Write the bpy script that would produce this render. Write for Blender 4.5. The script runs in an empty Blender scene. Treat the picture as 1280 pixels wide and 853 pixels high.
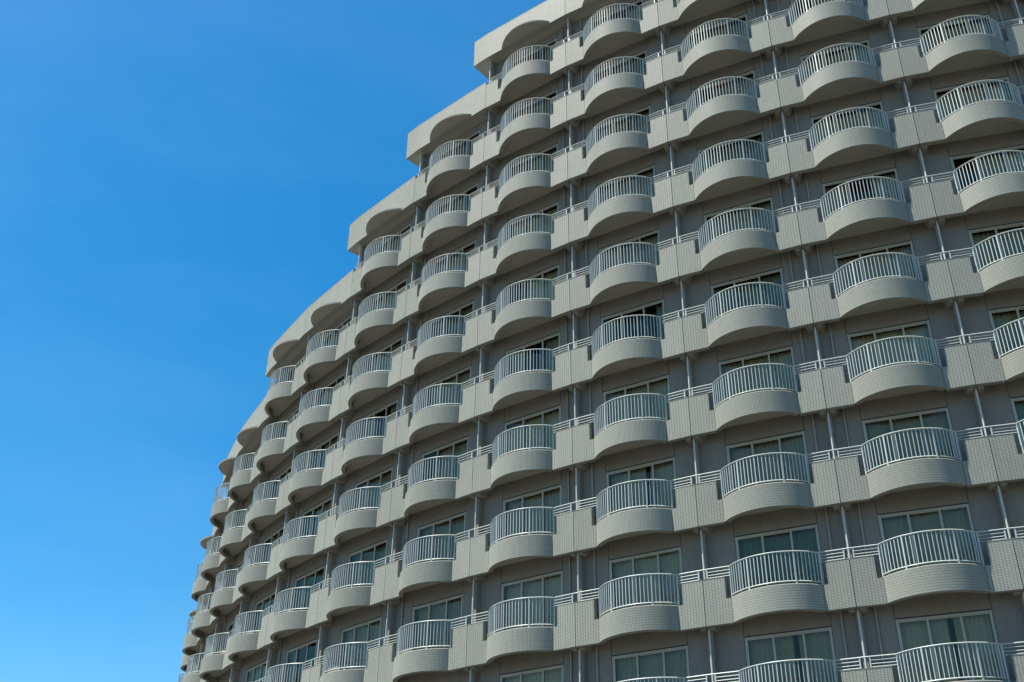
import bpy, math, random
from mathutils import Matrix, Vector

# ------------------------------------------------------------------ camera
scene = bpy.context.scene
COL = scene.collection
FPX, PITCH, ROLL = 1218.56, 0.47365, 0.02507
cd = bpy.data.cameras.new("camera")
cam = bpy.data.objects.new("camera", cd)
COL.objects.link(cam)
cd.sensor_width = 36.0
cd.lens = 36.0 * FPX / 1280.0
cd.shift_x = -95.33 / 1280.0
cd.shift_y = 101.18 / 1280.0
cd.clip_start, cd.clip_end = 0.1, 6000
c_, s_ = math.cos(PITCH), math.sin(PITCH)
r0, u0, f0 = Vector((1, 0, 0)), Vector((0, -s_, c_)), Vector((0, c_, s_))
cr, sr = math.cos(ROLL), math.sin(ROLL)
X = r0 * cr - u0 * sr
Y = r0 * sr + u0 * cr
Z = -f0
cam.matrix_world = Matrix(((X.x, Y.x, Z.x, 0), (X.y, Y.y, Z.y, 0), (X.z, Y.z, Z.z, 0), (0, 0, 0, 1)))
scene.camera = cam

# ------------------------------------------------------------------ light
SUN_AZ = math.radians(-77.5)      # horizontal direction towards the sun = (sin az, -cos az)
SUN_EL = math.radians(67.5)
sd = Vector((math.sin(SUN_AZ) * math.cos(SUN_EL), -math.cos(SUN_AZ) * math.cos(SUN_EL), math.sin(SUN_EL)))
w = bpy.data.worlds.new("World")
scene.world = w
w.use_nodes = True
nt = w.node_tree
bg = nt.nodes['Background']
sky = nt.nodes.new('ShaderNodeTexSky')
sky.sky_type = 'NISHITA'
sky.sun_disc = False
sky.sun_elevation = SUN_EL
sky.sun_rotation = math.atan2(sd.x, sd.y)
sky.altitude = 0
sky.air_density = 1.0
sky.dust_density = 0.55
sky.ozone_density = 4.0
hs = nt.nodes.new('ShaderNodeHueSaturation')
hs.inputs['Hue'].default_value = 0.489
hs.inputs['Saturation'].default_value = 1.40
nt.links.new(sky.outputs[0], hs.inputs['Color'])
# a very faint, uneven veil of high haze in the sky itself
tcw = nt.nodes.new('ShaderNodeTexCoord')
mpw = nt.nodes.new('ShaderNodeMapping')
mpw.inputs['Scale'].default_value = (1.6, 1.6, 4.5)
mpw.inputs['Rotation'].default_value = (0.35, 0.2, 0.0)
nzw = nt.nodes.new('ShaderNodeTexNoise')
nzw.inputs['Scale'].default_value = 1.7
nzw.inputs['Detail'].default_value = 7
nzw.inputs['Roughness'].default_value = 0.55
nt.links.new(tcw.outputs['Generated'], mpw.inputs['Vector'])
nt.links.new(mpw.outputs[0], nzw.inputs['Vector'])
rmp = nt.nodes.new('ShaderNodeMapRange')
rmp.inputs['From Min'].default_value = 0.42
rmp.inputs['From Max'].default_value = 0.78
rmp.inputs['To Min'].default_value = 0.0
rmp.inputs['To Max'].default_value = 0.09
nt.links.new(nzw.outputs['Fac'], rmp.inputs['Value'])
mxw = nt.nodes.new('ShaderNodeMix')
mxw.data_type = 'RGBA'
nt.links.new(rmp.outputs[0], mxw.inputs[0])
nt.links.new(hs.outputs[0], mxw.inputs[6])
mxw.inputs[7].default_value = (2.6, 4.4, 6.2, 1)
nt.links.new(mxw.outputs[2], bg.inputs['Color'])
bg.inputs['Strength'].default_value = 0.060
ld = bpy.data.lights.new("sun", 'SUN')
ld.energy = 3.7
ld.angle = math.radians(0.53)
ld.color = (1.0, 0.95, 0.86)
sun = bpy.data.objects.new("sun", ld)
COL.objects.link(sun)
sun.rotation_euler = sd.to_track_quat('Z', 'Y').to_euler()
vs = scene.view_settings
vs.view_transform = 'Standard'
vs.look = 'None'
vs.exposure = 1.6
vs.gamma = 1.0
vs.use_curve_mapping = False

# ------------------------------------------------------------------ measured layout
CX, CY, R = 23.98108, 72.44519, 49.8993
A0, DA = -0.59768, 0.08376
Z0, H = 31.31764, 3.0
GROUND = -1.75
W = 2 * R * math.sin(DA / 2)      # width of a bay
RC = R * math.cos(DA / 2)         # radius of a bay's chord
D = 0.555                         # depth of the window wall behind the parapet
DEEP = 3.2
# column -> floor index of its roof parapet (floors count downwards)
TOP = {6: -1, 5: -1, 4: -1, 3: -1, 2: -1, 1: -1, 0: -1, -1: 0, -2: 1, -3: 2, -4: 2, -5: 3, -6: 3, -7: 4, -8: 5,
       -9: 6, -10: 7, -11: 8}
BOT = 10
BAYS = sorted(TOP)


def zf(f):
    return Z0 - f * H


# ------------------------------------------------------------------ mesh builder
class MB:
    def __init__(self):
        self.v, self.f, self.uv, self.sm, self.mi = [], [], [], [], []
        self.m = None

    def face(self, pts, uvs=None, smooth=False, mi=0):
        i = len(self.v)
        if self.m is not None:
            pts = [self.m @ Vector(p) for p in pts]
        self.v += [tuple(p) for p in pts]
        self.f.append(tuple(range(i, i + len(pts))))
        self.uv += uvs if uvs else [(p[0], p[2]) for p in pts]
        self.sm.append(smooth)
        self.mi.append(mi)

    def strip(self, a, b, ua=None, va=0.0, vb=1.0, smooth=True, mi=0, flip=False):
        """ruled strip between polylines a (low) and b (high); vertices shared for smooth normals"""
        n = len(a)
        i = len(self.v)
        pts = list(a) + list(b)
        if self.m is not None:
            pts = [self.m @ Vector(p) for p in pts]
        self.v += [tuple(p) for p in pts]
        if ua is None:
            ua = [0.0]
            for k in range(1, n):
                ua.append(ua[-1] + (Vector(a[k]) - Vector(a[k - 1])).length)
        for k in range(n - 1):
            q = [(i + k, (ua[k], va)), (i + k + 1, (ua[k + 1], va)), (i + n + k + 1, (ua[k + 1], vb)), (i + n + k, (ua[k], vb))]
            if flip:
                q.reverse()
            self.f.append(tuple(x[0] for x in q))
            self.uv += [x[1] for x in q]
            self.sm.append(smooth)
            self.mi.append(mi)

    def box(self, x0, x1, y0, y1, z0, z1, mi=0, u0=0.0):
        P = lambda x, y, z: (x, y, z)
        # front is -y (outwards)
        self.face([P(x0, y0, z0), P(x1, y0, z0), P(x1, y0, z1), P(x0, y0, z1)], [(x0, z0), (x1, z0), (x1, z1), (x0, z1)], mi=mi)
        self.face([P(x1, y1, z0), P(x0, y1, z0), P(x0, y1, z1), P(x1, y1, z1)], [(x1, z0), (x0, z0), (x0, z1), (x1, z1)], mi=mi)
        self.face([P(x0, y1, z0), P(x0, y0, z0), P(x0, y0, z1), P(x0, y1, z1)], [(y1, z0), (y0, z0), (y0, z1), (y1, z1)], mi=mi)
        self.face([P(x1, y0, z0), P(x1, y1, z0), P(x1, y1, z1), P(x1, y0, z1)], [(y0, z0), (y1, z0), (y1, z1), (y0, z1)], mi=mi)
        self.face([P(x0, y0, z1), P(x1, y0, z1), P(x1, y1, z1), P(x0, y1, z1)], [(x0, y0), (x1, y0), (x1, y1), (x0, y1)], mi=mi)
        self.face([P(x0, y1, z0), P(x1, y1, z0), P(x1, y0, z0), P(x0, y0, z0)], [(x0, y1), (x1, y1), (x1, y0), (x0, y0)], mi=mi)

    def tube(self, pts, rad, n=8, cap=True, ry=None):
        """tube with elliptical section; pts a polyline"""
        ry = ry or rad
        rings = []
        for k, p in enumerate(pts):
            p = Vector(p)
            t = (Vector(pts[min(k + 1, len(pts) - 1)]) - Vector(pts[max(k - 1, 0)])).normalized()
            up = Vector((0, 0, 1)) if abs(t.z) < 0.9 else Vector((0, 1, 0))
            a = t.cross(up).normalized()
            b = a.cross(t).normalized()
            rings.append([p + a * math.cos(2 * math.pi * j / n) * rad + b * math.sin(2 * math.pi * j / n) * ry for j in range(n)])
        for k in range(len(rings) - 1):
            A, B = rings[k], rings[k + 1]
            self.strip(A + [A[0]], B + [B[0]], smooth=n > 4, flip=False)
        if cap:
            self.face(list(reversed(rings[0])))
            self.face(rings[-1])

    def mesh(self, name, mats):
        me = bpy.data.meshes.new(name)
        v = self.v
        me.from_pydata(v, [], self.f)
        ul = me.uv_layers.new(name="UVMap")
        flat = [c for uv in self.uv for c in uv]
        ul.data.foreach_set('uv', flat)
        me.polygons.foreach_set('use_smooth', self.sm)
        me.polygons.foreach_set('material_index', self.mi)
        for m in (mats if isinstance(mats, (list, tuple)) else [mats]):
            me.materials.append(m)
        me.update()
        return me


def put(name, me, parent, loc=(0, 0, 0), rz=0.0):
    o = bpy.data.objects.new(name, me)
    COL.objects.link(o)
    o.parent = parent
    o.location = loc
    o.rotation_euler = (0, 0, rz)
    return o


# ------------------------------------------------------------------ materials
def newmat(name):
    m = bpy.data.materials.new(name)
    m.use_nodes = True
    n = m.node_tree.nodes
    return m, m.node_tree, n, n['Principled BSDF']


def math_node(t, op, a, b=None):
    n = t.nodes.new('ShaderNodeMath')
    n.operation = op
    for i, v in enumerate((a, b)):
        if v is None:
            continue
        if isinstance(v, (int, float)):
            n.inputs[i].default_value = v
        else:
            t.links.new(v, n.inputs[i])
    return n.outputs[0]


def mixcol(t, fac, a, b, mode='MIX'):
    n = t.nodes.new('ShaderNodeMix')
    n.data_type = 'RGBA'
    n.blend_type = mode
    for i, v in ((0, fac), (6, a), (7, b)):
        if isinstance(v, (int, float)):
            n.inputs[i].default_value = v
        elif isinstance(v, tuple):
            n.inputs[i].default_value = (*v, 1)
        else:
            t.links.new(v, n.inputs[i])
    return n.outputs[2]


def tile_mat(name, col, bw, bh, mortar, mort_col, var=0.035, rough=0.62, bump=0.9, stain=0.15):
    m, t, n, p = newmat(name)
    uv = n.new('ShaderNodeUVMap')
    uv.uv_map = "UVMap"
    br = n.new('ShaderNodeTexBrick')
    t.links.new(uv.outputs[0], br.inputs['Vector'])
    br.offset = 0.0
    br.squash = 1.0
    br.inputs['Scale'].default_value = 1.0
    br.inputs['Brick Width'].default_value = bw
    br.inputs['Row Height'].default_value = bh
    br.inputs['Mortar Size'].default_value = mortar
    br.inputs['Mortar Smooth'].default_value = 0.15
    br.inputs['Bias'].default_value = 0.0
    br.inputs['Color1'].default_value = (*[c * (1 - var) for c in col], 1)
    br.inputs['Color2'].default_value = (*[min(1, c * (1 + var)) for c in col], 1)
    br.inputs['Mortar'].default_value = (*mort_col, 1)
    # broad weathering, in object space, stretched vertically
    tc = n.new('ShaderNodeTexCoord')
    mp = n.new('ShaderNodeMapping')
    mp.inputs['Scale'].default_value = (5.0, 5.0, 0.6)
    geo = n.new('ShaderNodeNewGeometry')
    t.links.new(geo.outputs['Position'], mp.inputs['Vector'])
    ns = n.new('ShaderNodeTexNoise')
    ns.inputs['Scale'].default_value = 1.0
    ns.inputs['Detail'].default_value = 5
    ns.inputs['Roughness'].default_value = 0.65
    t.links.new(mp.outputs[0], ns.inputs['Vector'])
    ns2 = n.new('ShaderNodeTexNoise')
    ns2.inputs['Scale'].default_value = 0.35
    ns2.inputs['Detail'].default_value = 3
    t.links.new(geo.outputs['Position'], ns2.inputs['Vector'])
    f = math_node(t, 'MULTIPLY_ADD', ns.outputs['Fac'], stain * 1.6)
    f.node.inputs[2].default_value = 1.0 - stain * 0.8
    f2 = math_node(t, 'MULTIPLY_ADD', ns2.outputs['Fac'], 0.16)
    f2.node.inputs[2].default_value = 0.92
    oi = n.new('ShaderNodeObjectInfo')
    f3 = math_node(t, 'MULTIPLY_ADD', oi.outputs['Random'], 0.11)
    f3.node.inputs[2].default_value = 0.945
    ff = math_node(t, 'MULTIPLY', math_node(t, 'MULTIPLY', f, f2), f3)
    comb = n.new('ShaderNodeCombineColor')
    for i in range(3):
        t.links.new(ff, comb.inputs[i])
    c = mixcol(t, 1.0, br.outputs['Color'], comb.outputs[0], 'MULTIPLY')
    t.links.new(c, p.inputs['Base Color'])
    p.inputs['Roughness'].default_value = rough
    p.inputs['Specular IOR Level'].default_value = 0.12
    bp = n.new('ShaderNodeBump')
    bp.inputs['Strength'].default_value = bump
    bp.inputs['Distance'].default_value = 0.006
    inv = math_node(t, 'SUBTRACT', 1.0, br.outputs['Fac'])
    t.links.new(inv, bp.inputs['Height'])
    t.links.new(bp.outputs[0], p.inputs['Normal'])
    return m


def plain_mat(name, col, rough=0.6, metal=0.0, noise=0.12, scale=3.0, spec=0.4, stretch=1.0):
    m, t, n, p = newmat(name)
    geo = n.new('ShaderNodeNewGeometry')
    mp = n.new('ShaderNodeMapping')
    mp.inputs['Scale'].default_value = (1, 1, stretch)
    t.links.new(geo.outputs['Position'], mp.inputs['Vector'])
    ns = n.new('ShaderNodeTexNoise')
    ns.inputs['Scale'].default_value = scale
    ns.inputs['Detail'].default_value = 6
    ns.inputs['Roughness'].default_value = 0.6
    t.links.new(mp.outputs[0], ns.inputs['Vector'])
    c = mixcol(t, ns.outputs['Fac'], tuple(x * (1 - noise) for x in col), tuple(min(1, x * (1 + noise)) for x in col))
    t.links.new(c, p.inputs['Base Color'])
    p.inputs['Roughness'].default_value = rough
    p.inputs['Metallic'].default_value = metal
    p.inputs['Specular IOR Level'].default_value = spec
    return m


TILE = (0.305, 0.316, 0.268)
M_panel = tile_mat("panel_tile", TILE, 0.088, 0.042, 0.0050, (0.12, 0.12, 0.10))
M_bulge = tile_mat("balcony_tile", TILE, 0.042, 0.074, 0.0050, (0.12, 0.12, 0.10), stain=0.14)
M_wall = tile_mat("window_wall_tile", (0.238, 0.220, 0.188), 0.088, 0.042, 0.0035, (0.18, 0.165, 0.14), var=0.04, stain=0.16)
M_concrete = plain_mat("painted_concrete", (0.21, 0.20, 0.17), rough=0.8, noise=0.16, scale=1.6, stretch=0.8)
M_soffit = plain_mat("soffit_paint", (0.29, 0.28, 0.25), rough=0.85, noise=0.10, scale=1.2)
M_rail = plain_mat("white_rail_paint", (0.42, 0.47, 0.445), rough=0.38, noise=0.05, scale=9, spec=0.5)
M_pipe = plain_mat("pipe_paint", (0.44, 0.45, 0.41), rough=0.5, noise=0.08, scale=4)
M_wpipe = plain_mat("wall_pipe_paint", (0.26, 0.255, 0.22), rough=0.6, noise=0.1, scale=4)
M_frame = plain_mat("window_aluminium", (0.34, 0.345, 0.29), rough=0.42, noise=0.05, scale=6)
M_joint = plain_mat("joint_sealant", (0.05, 0.05, 0.048), rough=0.8, noise=0.1, scale=5)
M_room = plain_mat("room_plaster", (0.30, 0.29, 0.26), rough=0.9, noise=0.06, scale=1)
M_core = plain_mat("core_concrete", (0.30, 0.30, 0.28), rough=0.9, noise=0.1, scale=0.8)
M_roof = plain_mat("roof_deck_membrane", (0.28, 0.28, 0.27), rough=0.9, noise=0.15, scale=1.5)
M_ground = plain_mat("paved_ground", (0.075, 0.074, 0.066), rough=0.9, noise=0.2, scale=0.4)


def glass_mat():
    m, t, n, p = newmat("tinted_window_glass")
    out = n['Material Output']
    n.remove(p)
    gl = n.new('ShaderNodeBsdfGlossy')
    gl.inputs['Roughness'].default_value = 0.02
    gl.inputs['Color'].default_value = (0.75, 0.60, 0.44, 1)
    tr = n.new('ShaderNodeBsdfTransparent')
    tr.inputs['Color'].default_value = (0.66, 0.70, 0.60, 1)
    fr = n.new('ShaderNodeFresnel')
    fr.inputs['IOR'].default_value = 1.55
    # slightly wavy float glass
    geo = n.new('ShaderNodeNewGeometry')
    ns = n.new('ShaderNodeTexNoise')
    ns.inputs['Scale'].default_value = 1.3
    ns.inputs['Detail'].default_value = 1
    t.links.new(geo.outputs['Position'], ns.inputs['Vector'])
    bp = n.new('ShaderNodeBump')
    bp.inputs['Strength'].default_value = 0.06
    bp.inputs['Distance'].default_value = 0.02
    t.links.new(ns.outputs['Fac'], bp.inputs['Height'])
    t.links.new(bp.outputs[0], gl.inputs['Normal'])
    k = math_node(t, 'MULTIPLY_ADD', fr.outputs[0], 1.0)
    k.node.inputs[2].default_value = 0.02
    mx = n.new('ShaderNodeMixShader')
    t.links.new(k, mx.inputs[0])
    t.links.new(tr.outputs[0], mx.inputs[1])
    t.links.new(gl.outputs[0], mx.inputs[2])
    t.links.new(mx.outputs[0], out.inputs[0])
    return m


M_glass = glass_mat()


def curtain_mat(name, col, transl=0.3):
    m, t, n, p = newmat(name)
    p.inputs['Base Color'].default_value = (*col, 1)
    p.inputs['Roughness'].default_value = 0.9
    p.inputs['Specular IOR Level'].default_value = 0.1
    oi = n.new('ShaderNodeObjectInfo')
    c = mixcol(t, oi.outputs['Random'], tuple(x * 0.8 for x in col), tuple(min(1, x * 1.15) for x in col))
    t.links.new(c, p.inputs['Base Color'])
    return m


M_curt_w = curtain_mat("sheer_curtain", (0.74, 0.68, 0.60))
M_curt_g = curtain_mat("green_grey_curtain", (0.40, 0.46, 0.40))

# ------------------------------------------------------------------ the ground
g = MB()
for (x0, x1, y0, y1) in ((-3000, 3000, -3000, 3000),):
    g.face([(x0, y0, 0), (x1, y0, 0), (x1, y1, 0), (x0, y1, 0)])
go = bpy.data.objects.new("ground", g.mesh("ground", M_ground))
go.location = (0, 0, GROUND)
COL.objects.link(go)
go['kind'] = 'structure'

# ------------------------------------------------------------------ building root
root = bpy.data.objects.new("apartment_building", None)
COL.objects.link(root)
root.location = (CX, CY, GROUND)
root['label'] = "curved grey tiled apartment tower with scalloped balconies and a stepped roofline"
root['category'] = "apartment building"
BZ = -GROUND


def bay_loc(k, z=0.0):
    a = A0 + (k + 0.5) * DA
    return (RC * math.sin(a), -RC * math.cos(a), z + BZ), a


def joint_loc(k, z=0.0):
    a = A0 + k * DA
    return (R * math.sin(a), -R * math.cos(a), z + BZ), a


def bay_m(k, z=0.0):
    l, a = bay_loc(k, z)
    return Matrix.Translation(l) @ Matrix.Rotation(a, 4, 'Z')


def joint_m(k, z=0.0):
    l, a = joint_loc(k, z)
    return Matrix.Translation(l) @ Matrix.Rotation(a, 4, 'Z')


# ------------------------------------------------------------------ plan curves (x along the bay, y<0 outwards)
BR, BT = 1.665, 0.15              # bulge outer radius, wall thickness
BC = -(0.60 - BR)                # y of the arc's centre (inwards positive)
HALF = 1.278
A_END = math.asin(HALF / BR)


def arc(rad, n, end=A_END):
    return [(rad * math.sin(-end + 2 * end * i / n), BC - rad * math.cos(-end + 2 * end * i / n)) for i in range(n + 1)]


TZ, PZ, RZ = 0.74, 1.36, 1.68    # top of curved tile, of straight panel, of the rail
SOF, FLR = 0.32, 0.58            # slab underside and floor level


# ---- balcony: curved tiled parapet
def balcony_mesh():
    b = MB()
    n = 36
    o = arc(BR, n)
    i = arc(BR - BT, n)
    L = [BR * (2 * A_END) * k / n for k in range(n + 1)]
    V = lambda pts, z: [(x, y, z) for x, y in pts]
    b.strip(V(o, 0.016), V(o, TZ - 0.02), ua=L, va=0.0, vb=TZ - 0.036, smooth=True)
    # plain concrete drip band under the tiles and a thin rounded coping
    ob = arc(BR - 0.008, n)
    b.strip(V(ob, 0.0), V(ob, 0.016), ua=L, smooth=True, mi=1)
    b.strip(V(o, TZ - 0.02), V(arc(BR - 0.015, n), TZ), ua=L, smooth=True, mi=1)
    b.strip(V(arc(BR - 0.015, n), TZ), V(i, TZ), ua=L, smooth=True, mi=1)
    b.strip(V(i, TZ), V(i, 0), ua=L, smooth=True, mi=1)
    b.strip(V(i, 0), V(ob, 0), ua=L, smooth=True, mi=1)
    b.strip(V(ob, 0.016), V(o, 0.016), ua=L, smooth=True, mi=1)
    for e in (0, -1):
        q = [(*i[e], 0), (*o[e], 0), (*o[e], TZ), (*i[e], TZ)]
        b.face(q if e == 0 else q[::-1], mi=1)
    return b.mesh("balcony_parapet", [M_bulge, M_concrete])


# railing polyline
RAILR = 1.644
RHALF = 1.275
RC_Y = -(0.53 - RAILR)
RA = math.asin(RHALF / RAILR)


def rail_pt(s, z):
    a = -RA + 2 * RA * s
    return (RAILR * math.sin(a), RC_Y - RAILR * math.cos(a), z)


def railing_mesh():
    b = MB()
    N = 26
    ns = 40
    # top handrail a flat oval, bottom rail slimmer
    b.tube([rail_pt(k / ns, RZ) for k in range(ns + 1)], 0.026, 8, ry=0.019)
    b.tube([rail_pt(k / ns, 0.825) for k in range(ns + 1)], 0.016, 6, ry=0.018)
    for k in range(N + 1):
        s = k / N
        p = rail_pt(s, 0)
        a = -RA + 2 * RA * s
        save = b.m
        b.m = Matrix.Translation((p[0], p[1], 0)) @ Matrix.Rotation(a, 4, 'Z')
        if k in (0, 7, 19, 26):
            b.box(-0.019, 0.019, -0.019, 0.019, TZ - 0.03, RZ)
            b.box(-0.035, 0.035, -0.032, 0.032, TZ - 0.0, TZ + 0.012)
        else:
            b.box(-0.0105, 0.0105, -0.008, 0.008, 0.825, RZ)
        b.m = save
    return b.mesh("balcony_railing", M_rail)


# ---- straight parapet panels either side of a joint, in the joint's frame
NOTCH_L, NOTCH_R = (0.155 * W, 0.188 * W), None


def parapet_mesh():
    b = MB()
    T = 0.15
    for s in (-1, 1):
        b.m = Matrix.Rotation(s * DA / 2, 4, 'Z')
        e0, e1, e2 = 0.012, 0.155 * W, 0.5 * W - 1.283
        xs = lambda a, c: (a, c) if s > 0 else (-c, -a)
        x0, x1 = xs(e0, e1)
        b.box(x0, x1, 0, T, 0.016, PZ)
        x0, x1 = xs(e1 , e2)
        b.box(x0, x1, 0.0, T, 0.016, TZ - 0.01)
        x0, x1 = xs(e0, e2)
        b.box(x0, x1, 0.008, T, 0.0, 0.016, mi=1)
        x0, x1 = xs(e0 - 0.002, e1 + 0.006)
        b.box(x0, x1, -0.006, T + 0.006, PZ, PZ + 0.018, mi=1)
    b.m = None
    b.box(-0.012, 0.012, 0.03, T - 0.02, 0.01, PZ - 0.01, mi=2)
    return b.mesh("parapet_panel", [M_panel, M_concrete, M_joint])


def guard_mesh():
    b = MB()
    yb = 0.06
    end = 0.5 * W - RHALF
    for s in (-1, 1):
        b.m = Matrix.Rotation(s * DA / 2, 4, 'Z')
        y = RC_Y - RAILR * math.cos(RA)
        xs = lambda a, c: (a, c) if s > 0 else (-c, -a)
        a, c = xs(0.0, end)
        b.tube([(a, y, RZ), (c, y, RZ)], 0.026, 8, ry=0.019)
        for z in (1.585, 1.49, 1.41):
            a, c = xs(0.13, end)
            b.tube([(a, y, z), (c, y, z)], 0.011, 6)
        a, c = xs(0.115, 0.15)
        b.box(a, c, y - 0.017, y + 0.017, PZ + 0.012, RZ)
    return b.mesh("guard_rail", M_rail)


# ---- beam under the slab at each joint
def beam_mesh():
    b = MB()
    y0 = 0.155
    for s in (-1, 1):
        a, c = (0.055, 0.23) if s > 0 else (-0.23, -0.055)
        b.box(a, c, y0, 0.33, -0.06, SOF + 0.05)
    b.box(-0.23, 0.23, 0.332, D + 0.03, -0.06, SOF + 0.05)
    # tapering haunch
    for s in (-1, 1):
        pts = [(s * 0.232, -0.06), (s * 0.232, SOF), (s * 0.36, SOF)]
        F = [(x, 0.20, z) for x, z in pts]
        Bk = [(x, D, z) for x, z in pts]
        b.face(F if s < 0 else F[::-1])
        b.face([F[0], F[2], Bk[2], Bk[0]])
    return b.mesh("beam", M_concrete)


def pipe_mesh(zlo, zhi, r=0.030, mat=None):
    clamps = True
    b = MB()
    b.tube([(0, 0, zlo), (0, 0, zhi)], r, 12)
    if clamps:
        z = zlo + 1.0
        while z < zhi:
            b.tube([(0, 0, z), (0, 0, z + 0.035)], r + 0.009, 12)
            z += 1.5
    return b.mesh("pipe", mat or M_pipe)


# ---- window
WX0, WX1 = -1.13, 1.255
WZ0, WZ1 = 0.60, 2.70
MUL = (-0.355, 0.49)
SX0, SX1 = -1.17, 1.28
FY = D + 0.02


def window_mesh():
    b = MB()
    fw = 0.05
    y0, y1 = FY, FY + 0.10
    b.box(WX0, WX0 + fw, y0, y1, WZ0, WZ1)
    b.box(WX1 - fw, WX1, y0, y1, WZ0, WZ1)
    b.box(WX0 + fw, WX1 - fw, y0, y1, WZ1 - fw, WZ1)
    b.box(WX0 + fw, WX1 - fw, y0, y1, WZ0, WZ0 + fw)
    for x in MUL:
        b.box(x - 0.03, x + 0.03, y0 + 0.012, y1 - 0.01, WZ0 + fw, WZ1 - fw)
    xs = [WX0 + fw, MUL[0] - 0.03, MUL[0] + 0.03, MUL[1] - 0.03, MUL[1] + 0.03, WX1 - fw]
    for i in range(0, 6, 2):   # slim sash rails
        a, c = xs[i], xs[i + 1]
        off = 0.03 if i != 2 else 0.05
        b.box(a, c, y0 + off, y0 + off + 0.025, WZ1 - fw - 0.03, WZ1 - fw)
        b.box(a, c, y0 + off, y0 + off + 0.025, WZ0 + fw, WZ0 + fw + 0.06)
    return b.mesh("window", M_frame)


def pane_mesh():
    b = MB()
    xs = [WX0 + 0.05, MUL[0] - 0.03, MUL[0] + 0.03, MUL[1] - 0.03, MUL[1] + 0.03, WX1 - 0.05]
    for i in range(0, 6, 2):
        a, c = xs[i], xs[i + 1]
        y = FY + (0.042 if i != 2 else 0.062)
        b.face([(a, y, WZ0 + 0.05), (c, y, WZ0 + 0.05), (c, y, WZ1 - 0.05), (a, y, WZ1 - 0.05)])
    return b.mesh("pane", M_glass)


def curtain_mesh(spans, mat, seed):
    b = MB()
    rr = random.Random(seed)
    for (a, c) in spans:
        n = max(8, int((c - a) / 0.02))
        ph = rr.random() * 6
        lo, hi = [], []
        for k in range(n + 1):
            x = a + (c - a) * k / n
            y = D + 0.28 + 0.028 * math.sin(x * 48 + ph + 1.5 * math.sin(x * 5 + ph)) + 0.012 * math.sin(x * 101 + ph)
            lo.append((x, y + 0.01 * math.sin(x * 9), WZ0 + 0.03))
            hi.append((x, y, WZ1 - 0.0))
        b.strip(lo, hi)
    return b.mesh("curtain", mat)


# ---- roof parapet bay (sloping scalloped fascia)
CZ0, CZ1 = 0.045, 1.52
CLIP0, CLIP1 = 0.075, 0.16


def scallop(x):
    if abs(x) >= HALF:
        return 0.0
    y = BC - math.sqrt(max(0, BR * BR - x * x))
    return min(0.0, y)


def cornice_mesh(left_gap=0.010):
    """flat tiled parapet wall over a thin scalloped canopy slab"""
    b = MB()
    x0, x1 = -W / 2 + left_gap, W / 2 - 0.010
    T = 0.22
    b.box(x0, x1, 0.0, T, CZ0, CZ1)
    b.box(x0, x1, -0.003, T + 0.01, CZ1, CZ1 + 0.04, mi=1)
    # soffit panel behind the wall foot
    tn = math.tan(DA / 2)
    b.face([(x0 + D * tn, D + 0.04, CZ0 + 0.002), (x1 - D * tn, D + 0.04, CZ0 + 0.002), (x1, T, CZ0 + 0.002), (x0, T, CZ0 + 0.002)], mi=2)
    # canopy
    o = [(x, y) for x, y in arc(BR, 40) if y < -0.001]
    e = math.sqrt(BR * BR - (BC + 0.001) ** 2)
    o = [(-e, -0.001)] + o + [(e, -0.001)]
    lo, hi = CLIP0, CLIP1
    b.strip([(x, y, lo) for x, y in o], [(x, y, hi) for x, y in o], mi=1)
    b.face([(x, y, hi) for x, y in o], mi=1)
    b.face([(x, y, lo) for x, y in reversed(o)], mi=2)
    return b.mesh("roof_parapet", [M_panel, M_concrete, M_soffit])


def cornice_end_mesh():
    b = MB()
    b.m = Matrix.Rotation(-DA / 2, 4, 'Z')
    x0 = -0.195 * W
    b.box(x0, 0.0, 0.0, 0.22, CZ0, CZ1)
    b.box(x0, x0 + 0.2, 0.2202, 1.6, CZ0, CZ1)
    b.box(x0 - 0.004, 0.0, -0.003, 0.22, CZ1, CZ1 + 0.04, mi=1)
    b.box(x0 - 0.004, x0 + 0.22, 0.221, 1.61, CZ1, CZ1 + 0.04, mi=1)
    b.box(x0 + 0.004, -0.007, 0.2203, 1.6, CZ0 + 0.004, CZ0 + 0.3, mi=2)
    return b.mesh("parapet_end", [M_panel, M_concrete, M_soffit])


# ------------------------------------------------------------------ slabs, walls, cores
def slab_poly(b, zlo, zhi, bulge=True):
    """one bay of floor slab in the bay frame"""
    h = W / 2
    tn = math.tan(DA / 2)
    yi = 0.152
    front = [(-h - 0.0, yi)]
    if bulge:
        a_in = arc(BR - BT - 0.001, 24)
        front += [(x, y) for x, y in a_in if y < yi]
    front += [(h, yi)]
    xw = h - D * tn * 0 
    back = [(h - DEEP * tn, DEEP), (-h + DEEP * tn, DEEP)]
    pts = front + back
    b.face([(x, y, zhi) for x, y in pts])
    b.face([(x, y, zlo) for x, y in reversed(pts)])
    for i in range(len(pts)):
        p, q = pts[i], pts[(i + 1) % len(pts)]
        b.face([(*p, zlo), (*q, zlo), (*q, zhi), (*p, zhi)])


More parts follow.
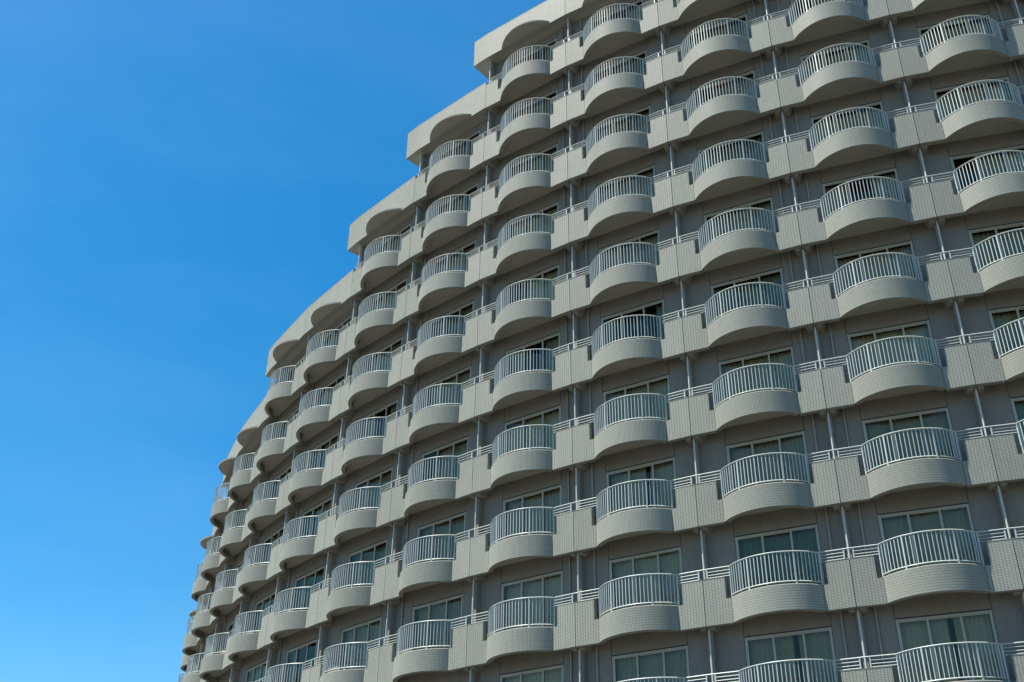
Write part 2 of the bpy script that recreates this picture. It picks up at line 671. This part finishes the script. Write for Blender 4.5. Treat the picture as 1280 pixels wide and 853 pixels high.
LO = zf(BOT)
for f in range(-1, BOT + 1):
    b = MB()
    any_ = False
    for k in BAYS:
        if TOP[k] > f:
            continue
        b.m = bay_m(k, zf(f))
        if TOP[k] == f:
            h = W / 2
            tn = math.tan(DA / 2)
            pts = [(-h, 0.221), (h, 0.221), (h - DEEP * tn, DEEP), (-h + DEEP * tn, DEEP)]
            zlo, zhi = CZ0 + 0.004, 0.60
            b.face([(x, y, zhi) for x, y in pts])
            b.face([(x, y, zlo) for x, y in reversed(pts)])
            for i in range(4):
                p, q = pts[i], pts[(i + 1) % 4]
                b.face([(*p, zlo), (*q, zlo), (*q, zhi), (*p, zhi)])
        else:
            slab_poly(b, SOF, FLR)
        any_ = True
    if any_:
        put("floor_slab", b.mesh("floor_slab", M_soffit), root)

# window wall of the whole facade: cladding panels with open joints
b = MB()
for k in BAYS:
    for f in range(TOP[k] + 1, BOT + 1):
        b.m = bay_m(k, zf(f))
        h = W / 2 - D * math.tan(DA / 2)
        top = H + SOF - 0.001 if f - 1 > TOP[k] else H + CZ0 + 0.003
        g_ = 0.009
        y0, y1 = D, D + 0.12
        b.box(-h, SX0 - g_, y0, y1, FLR, top)
        b.box(SX1 + g_, h, y0, y1, FLR, top)
        b.box(SX0 + g_, SX1 - g_, y0, y1, WZ1 + 0.04, top)
        # reveals beside the frame
        b.box(SX0 + g_, WX0, y0 + 0.012, y1, FLR, WZ1 + 0.015, mi=1)
        b.box(WX1, SX1 - g_, y0 + 0.012, y1, FLR, WZ1 + 0.015, mi=1)
        b.box(WX0, WX1, y0 + 0.03, y1, WZ1, WZ1 + 0.036, mi=2)
        for x in (SX0, SX1):
            b.box(x - g_ + 0.0005, x + g_ - 0.0005, y0 + 0.02, y1 - 0.01, FLR, top - 0.001, mi=2)
wall = put("wall", b.mesh("wall", [M_wall, M_frame, M_joint]), root)

# rooms behind the glass
b = MB()
for k in BAYS:
    for f in range(TOP[k] + 1, BOT + 1):
        b.m = bay_m(k, zf(f))
        h = W / 2 - DEEP * math.tan(DA / 2)
        b.face([(-h, DEEP - 0.02, FLR), (h, DEEP - 0.02, FLR), (h, DEEP - 0.02, H + SOF), (-h, DEEP - 0.02, H + SOF)])
put("room_wall", b.mesh("room_wall", M_room), root)

# storey walls down to the pavement and core behind
b = MB()
for k in BAYS:
    b.m = bay_m(k, 0)
    tn = math.tan(DA / 2)
    h0, h1 = W / 2 - DEEP * tn, W / 2 - 14 * tn
    zt = zf(TOP[k]) + 0.60
    za = GROUND
    F = [(-h0, DEEP + 0.01), (h0, DEEP + 0.01), (h1, 14), (-h1, 14)]
    for i in range(4):
        p, q = F[i], F[(i + 1) % 4]
        b.face([(*p, za), (*q, za), (*q, zt), (*p, zt)])
    b.face([(x, y, zt) for x, y in F], mi=1)
    # plinth storey
    hh = W / 2 - 0.3 * tn
    b.box(-hh, hh, 0.3, DEEP, GROUND, zf(BOT) - 0.001)
put("building_core", b.mesh("building_core", [M_core, M_roof]), root)

# ------------------------------------------------------------------ joints: partitions, pipes, beams
for k in range(BAYS[0], BAYS[-1] + 2):
    tl, tr = TOP.get(k - 1, 99), TOP.get(k, 99)
    t = min(tl, tr)
    l, a = joint_loc(k)
    zt = zf(t) + CZ0 + 0.002
    b = MB()
    b.box(-0.07, 0.07, 0.335, DEEP, LO, zt)
    put("partition_wall", b.mesh("partition_wall", M_wall), root, l, a)
    me = pipe_mesh(LO, zt - 0.0)
    lx = Matrix.Translation(l) @ Matrix.Rotation(a, 4, 'Z')
    p = lx @ Vector((0.0, 0.235, 0))
    put("drain_pipe", me, root, p, a)
    for dx in ((-0.48, 0.43) if k % 2 else ()):
        kk = k - 1 if dx < 0 else k
        if kk not in TOP:
            continue
        me = pipe_mesh(LO, zf(TOP[kk]) + CZ0 + 0.001, 0.031, M_wpipe)
        y = D - 0.045 + abs(dx) * math.tan(DA / 2)
        p = lx @ Vector((dx, y, 0))
        put("wall_pipe", me, root, p, a)

BALC, RAIL = balcony_mesh(), railing_mesh()
PARA, GUARD, BEAM = parapet_mesh(), guard_mesh(), beam_mesh()
WIN, PANE = window_mesh(), pane_mesh()
CORN, CORN_L, CEND = cornice_mesh(), cornice_mesh(0.0), cornice_end_mesh()
CURT = [
    curtain_mesh([(WX0, WX1)], M_curt_w, 1),
    curtain_mesh([(WX0, 0.15), (0.3, WX1)], M_curt_w, 2),
    curtain_mesh([(WX0, -0.75), (0.85, WX1)], M_curt_g, 3),
    curtain_mesh([(WX0, MUL[0] - 0.1), (MUL[1], WX1)], M_curt_w, 4),
    curtain_mesh([(WX0, WX1)], M_curt_g, 5),
    curtain_mesh([(-0.4, WX1)], M_curt_w, 6),
]
rnd = random.Random(11)

# repeats the photograph shows are objects; the few outside its frame are merged per kind
def in_frame(m, xs, ys, zs, pad=4):
    for x in xs:
        for y in ys:
            for z in zs:
                p = m @ Vector((x, y, z)) + Vector((CX, CY, GROUND))
                q = cam.matrix_world.inverted() @ p
                u = 640 + 95.33 + FPX * q.x / -q.z
                v = 426.5 + 101.18 - FPX * q.y / -q.z
                if -pad < u < 1280 + pad and -pad < v < 853 + pad:
                    return True
    return False


EXTRA = {}


def place(name, me, m, parent=None):
    if parent is False:
        EXTRA.setdefault(name, []).append((me, m))
        return False
    o = bpy.data.objects.new(name, me)
    COL.objects.link(o)
    o.parent = parent or root
    if parent is None:
        o.location = m.to_translation()
        o.rotation_euler = m.to_euler()
    return o


FIRST = {k: TOP[k] + 1 for k in BAYS}
LAST = {k: 9 for k in BAYS}
for k in BAYS:
    for f in range(FIRST[k], LAST[k] + 1):
        m = bay_m(k, zf(f))
        seen = in_frame(m, (-1.28, 0, 1.28), (-0.3, 0.0), (0.0, 0.8, 1.7))
        swin = in_frame(m, (WX0, 0, WX1), (D,), (0.6, 1.6, 2.7)) and k > -10
        o = place("balcony", BALC, m, None if seen else False)
        place("railing", RAIL, m, o)
        wdo = place("window", WIN, m, None if swin else False)
        place("pane", PANE, m, wdo)
        c = rnd.random()
        idx = 0 if c < .52 else 1 if c < .68 else 2 if c < .74 else 3 if c < .80 else 4 if c < .94 else 5
        place("curtain", CURT[idx], m, wdo)
    place("roof_parapet", CORN_L if TOP.get(k - 1, 99) > TOP[k] else CORN, bay_m(k, zf(TOP[k])), None)
    if TOP.get(k - 1, 99) > TOP[k]:
        place("parapet_end", CEND, joint_m(k, zf(TOP[k])), None)


def half_copy(me):
    import bmesh
    bm = bmesh.new()
    bm.from_mesh(me)
    dl = [fc for fc in bm.faces if fc.calc_center_median().x < 0]
    bmesh.ops.delete(bm, geom=dl, context='FACES')
    m2 = bpy.data.meshes.new(me.name)
    for mt in me.materials:
        m2.materials.append(mt)
    bm.to_mesh(m2)
    return m2


PARA_R, GUARD_R = half_copy(PARA), half_copy(GUARD)
for k in range(BAYS[0] + 1, BAYS[-1] + 1):
    for f in range(TOP[k] + 1, 10):
        if TOP[k - 1] > f:
            continue
        m = joint_m(k, zf(f))
        seen = in_frame(m, (-0.7, 0, 0.7), (0.0,), (0.0, 0.8, 1.7)) and k > -10
        par = None if seen else False
        place("beam", BEAM, m, par)
        full = TOP[k - 1] < f
        o = place("parapet_panel", PARA if full else PARA_R, m, par)
        place("guard_rail", GUARD if full else GUARD_R, m, o)

import bmesh
for name, items in EXTRA.items():
    bm = bmesh.new()
    mats = list(items[0][0].materials)
    for me, m in items:
        t = me.copy()
        t.transform(m)
        bm.from_mesh(t)
        bpy.data.meshes.remove(t)
    me = bpy.data.meshes.new(name)
    for mt in mats:
        me.materials.append(mt)
    bm.to_mesh(me)
    bm.free()
    o = put(name, me, root)
    o['kind'] = 'stuff'
